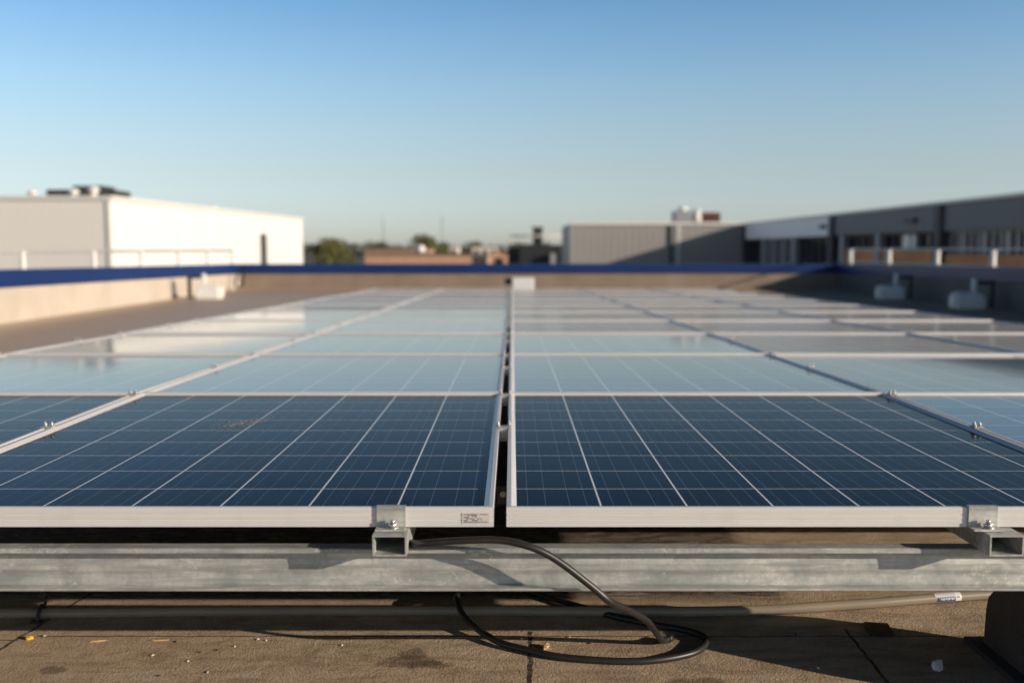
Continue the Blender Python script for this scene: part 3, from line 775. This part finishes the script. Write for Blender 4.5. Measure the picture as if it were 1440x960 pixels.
def shed(name, label, x0, x1, y, depth, ztop, wall, pitch=0, win=0):
    r = thing(name, label, 'building', (x0, y, GZ))
    w = x1 - x0; H = ztop - GZ
    if pitch:
        obj('wall', prism_y([(0, 0), (w, 0), (w, H - pitch), (w / 2, H), (0, H - pitch)], 0, depth), wall, r)
        bm = bmesh.new()
        for s in (0, 1):
            a = (-.2, H - pitch - .05) if s == 0 else (w + .2, H - pitch - .05)
            q = [bm.verts.new((a[0], -.2, a[1] + .08)), bm.verts.new((w / 2, -.2, H + .08)), bm.verts.new((w / 2, depth + .2, H + .08)), bm.verts.new((a[0], depth + .2, a[1] + .08))]
            bm.faces.new(q)
        obj('roof', bm, 'roof_far', r)
    else:
        obj('wall', box(0, w, 0, depth, 0, H - .25), wall, r)
        obj('roof_edge', box(-.12, w + .12, -.12, depth + .12, H - .249, H), 'roof_far', r)
    for k in range(win):
        x = w * (k + .5) / win
        wd = obj('window', box(x - .5, x + .5, -.04, -.003, H - 2.3, H - 1.0), 'pane', r)
    return r
shed('brick_shed', 'long low orange brick shed in the centre distance', -23.5, -4.2, 160, 30, -.35, 'brick', 0, 0)
shed('brick_shed', 'taller brown brick shed behind the long orange one, left of centre', -29.5, -17, 200, 20, .55, 'brick_dark', 0, 4)
shed('pale_house', 'small white house behind the brick shed, below the round tree', -17.8, -12.5, 230, 12, 1.15, 'pale_wall', 0, 3)
shed('pale_house', 'wide pale low house right of the white one, behind the brick shed', -10.0, -3.6, 250, 12, 1.2, 'pale_wall', 0, 3)
shed('brick_house', 'narrow brick house at the left foot of the dark industrial block', -2.6, -.55, 120, 9, .35, 'brick', .5, 1)
shed('dark_shed', 'small dark shed in front of the brick buildings, right of centre', -4.2, -2.7, 105, 6, -.2, 'dark_plant', 0, 1)
# white dome standing in for a sun glint, bright by its paint
r = thing('glint_dome', 'small white dome standing in for a sun glint on the brick shed roof', 'glint dome', (-14.9, 163, -.35))
bm = bmesh.new(); bmesh.ops.create_uvsphere(bm, u_segments=20, v_segments=12, radius=.75)
for f in bm.faces: f.smooth = True
for v in bm.verts: v.co.z += .75
obj('glint_dome_shell', bm, 'white_paint', r); obj('glint_base_ring', cyl(0, 0, 0, .12, .8, 20), 'dark_steel', r)

# masts
def mast(x, y, top, label):
    r = thing('radio_mast', label, 'mast', (x, y, GZ), 'slender masts on the horizon'); H = top - GZ
    bm = bmesh.new(); w0, w1 = 1.3, .35
    for sx in (-1, 1):
        for sy in (-1, 1): add_tube(bm, [(sx * w0, sy * w0, 0), (sx * w1, sy * w1, H)], .13, 5)
    for k in range(14):
        a, b_ = k / 14, (k + 1) / 14; wa = w0 + (w1 - w0) * a; wb = w0 + (w1 - w0) * b_
        for sy in (-1, 1): add_tube(bm, [(-wa, sy * wa, H * a), (wb, sy * wb, H * b_)], .07, 4); add_tube(bm, [(wa, sy * wa, H * a), (-wb, sy * wb, H * b_)], .07, 4)
    obj('lattice', bm, 'mast', r)
    obj('antenna', cyl(0, 0, H, H + 3, .14, 6), 'mast', r)
mast(-77, 600, 18, 'faint slender mast on the horizon, the left of two')
mast(-42, 600, 19, 'faint slender mast on the horizon, the right of two')

# ------------------------------------------------------------------ trees
def tree(x, y, top, width, mat, label, seed, n=1600, squash=.75):
    rr = random.Random(seed); r = thing('tree', label, 'tree', (x, y, GZ), 'trees in the distance beyond the roof')
    H = top - GZ; bm = bmesh.new()
    add_tube(bm, [(0, 0, 0), (.05, 0, H * .25), (-.05, .05, H * .5), (.05, 0, H * .75)], [.035 * H, .028 * H, .02 * H, .008 * H], 8)
    cl = []
    for k in range(11):
        a = rr.uniform(0, 2 * PI); rad = width / 2 * rr.uniform(.25, .72); z = H * rr.uniform(.48, .88)
        p = Vector((math.cos(a) * rad, math.sin(a) * rad, z)); cl.append((p, width * rr.uniform(.16, .30)))
        add_tube(bm, [(0, 0, H * rr.uniform(.25, .5)), p * .5 + Vector((0, 0, H * .25)), p], [.013 * H, .009 * H, .004 * H], 5)
    cl.append((Vector((0, 0, H - width * .24)), width * .24))
    obj('trunk', bm, 'bark', r)
    bm = bmesh.new()
    for k in range(n):
        p, s = rr.choice(cl)
        v = Vector((rr.gauss(0, 1), rr.gauss(0, 1), rr.gauss(0, 1))).normalized() * s * rr.uniform(.55, 1.05)
        v.z *= squash; c = p + v
        if c.z > H: c.z = H - rr.random() * .3
        l = width * rr.uniform(.022, .05)
        a = Vector((rr.gauss(0, 1), rr.gauss(0, 1), rr.gauss(0, 1))).normalized(); b_ = a.orthogonal().normalized()
        bm.faces.new([bm.verts.new(c + a * l), bm.verts.new(c + b_ * l * .6), bm.verts.new(c - a * l), bm.verts.new(c - b_ * l * .6)])
    obj('crown', bm, mat, r)
tree(-27.3, 150, 2.3, 6.2, 'leaf_a', 'broad olive tree right beside the white warehouse', 1, 2200)
tree(-24.6, 151, .95, 2.8, 'leaf_b', 'slim dark tree just right of the broad olive tree', 2, 900)
tree(-34, 250, 2.8, 8, 'leaf_b', 'dark round tree between the olive tree and the white dome', 3, 1300)
tree(-29, 255, 2.1, 6.2, 'leaf_c', 'low ochre tree left of the tallest round tree', 4, 900)
tree(-19.2, 225, 4.0, 8.2, 'leaf_a', 'tallest round tree in the centre distance above the white house', 5, 1800)
tree(-15.2, 228, 2.5, 5.2, 'leaf_b', 'smaller tree leaning on the right of the tallest round tree', 6, 900)
tree(-12.2, 320, 3.2, 8.5, 'leaf_b', 'dark flat tree above the wide pale house', 7, 900)
tree(-52, 240, 2.2, 6, 'leaf_b', 'dark tree mostly hidden behind the end of the white warehouse', 8, 900)
# far-off wood along the horizon
bm = bmesh.new(); rr = random.Random(9)
for k in range(5200):
    x = rr.uniform(-420, 160); h = 10.0 + 1.3 * math.sin(x * .031) + .8 * math.sin(x * .11 + 1) + .5 * math.sin(x * .37)
    z = GZ + h * rr.random() ** .5; c = Vector((x, 640 + rr.uniform(-8, 8), z)); l = rr.uniform(.7, 1.5)
    a = Vector((rr.gauss(0, 1), rr.gauss(0, 1), rr.gauss(0, 1))).normalized(); b_ = a.orthogonal().normalized()
    bm.faces.new([bm.verts.new(c + a * l), bm.verts.new(c + b_ * l), bm.verts.new(c - a * l), bm.verts.new(c - b_ * l)])
tag(obj('distant_wood', bm, 'wood'), 'far-off line of woodland along the horizon', 'woodland', kind='stuff')

# ------------------------------------------------------------------ light, sky, camera
EL, AZ = R(15), R(65)      # azimuth measured from behind the camera towards the right
Sdir = Vector((math.sin(AZ) * math.cos(EL), -math.cos(AZ) * math.cos(EL), math.sin(EL)))
sun = bpy.data.lights.new('sun', 'SUN'); sun.energy = 5.0; sun.angle = R(.5); sun.color = (1, .86, .70)
so = bpy.data.objects.new('sun', sun); COL.objects.link(so); so.rotation_euler = Sdir.to_track_quat('Z', 'Y').to_euler()
w = bpy.data.worlds.new('World'); sc.world = w; w.use_nodes = True
nt = w.node_tree; nt.nodes.clear()
sky = nt.nodes.new('ShaderNodeTexSky'); sky.sky_type = 'NISHITA'; sky.sun_disc = False
sky.sun_elevation = EL; sky.sun_rotation = PI - AZ
sky.air_density = 1.0; sky.dust_density = .6; sky.ozone_density = 1.6
bg = nt.nodes.new('ShaderNodeBackground'); bg.inputs[1].default_value = .13
hs = nt.nodes.new('ShaderNodeHueSaturation'); hs.inputs['Saturation'].default_value = 1.0
ow = nt.nodes.new('ShaderNodeOutputWorld')
tcw = nt.nodes.new('ShaderNodeTexCoord'); sxw = nt.nodes.new('ShaderNodeSeparateXYZ'); nt.links.new(tcw.outputs['Generated'], sxw.inputs[0])
rw = nt.nodes.new('ShaderNodeValToRGB'); nt.links.new(sxw.outputs[2], rw.inputs[0])
# sky tint by elevation, dome above the view dimmed to cut ambient (values are halved, doubled again below)
stops = [(0, (.95, 1.1, 1.65)), (.033, (.92, 1.02, 1.46)), (.075, (1.0, 1.0, 1.17)), (.117, (1.05, 1.07, 1.18)), (.156, (1.02, 1.12, 1.24)), (.2, (.88, 1.08, 1.27)), (.233, (.75, 1.02, 1.24)), (.29, (.46, .70, .96)), (.37, (.17, .29, .45)), (.55, (.05, .09, .16))]
e = rw.color_ramp.elements
while len(e) < len(stops): e.new(.5)
for i, (p, c) in enumerate(stops): e[i].position = p; e[i].color = (c[0] / 2, c[1] / 2, c[2] / 2, 1)
mw = nt.nodes.new('ShaderNodeVectorMath'); mw.operation = 'MULTIPLY'; nt.links.new(sky.outputs[0], mw.inputs[0]); nt.links.new(rw.outputs[0], mw.inputs[1])
m2 = nt.nodes.new('ShaderNodeVectorMath'); m2.operation = 'SCALE'; m2.inputs['Scale'].default_value = 2; nt.links.new(mw.outputs[0], m2.inputs[0])
nt.links.new(m2.outputs[0], hs.inputs['Color']); nt.links.new(hs.outputs[0], bg.inputs[0]); nt.links.new(bg.outputs[0], ow.inputs[0])

cam = bpy.data.cameras.new('camera'); co = bpy.data.objects.new('camera', cam); COL.objects.link(co)
co.location = (0, 0, .462); co.rotation_euler = (PI / 2 - math.atan(130 / 1400), 0, 0)
cam.sensor_width = 36; cam.lens = 35; cam.clip_start = .05; cam.clip_end = 9000
cam.dof.use_dof = True; cam.dof.focus_distance = 2.02; cam.dof.aperture_fstop = 2.5
sc.camera = co
sc.view_settings.view_transform = 'Standard'; sc.view_settings.look = 'None'; sc.view_settings.exposure = 0
sc.cycles.use_denoising = True
sc.cycles.max_bounces = 8
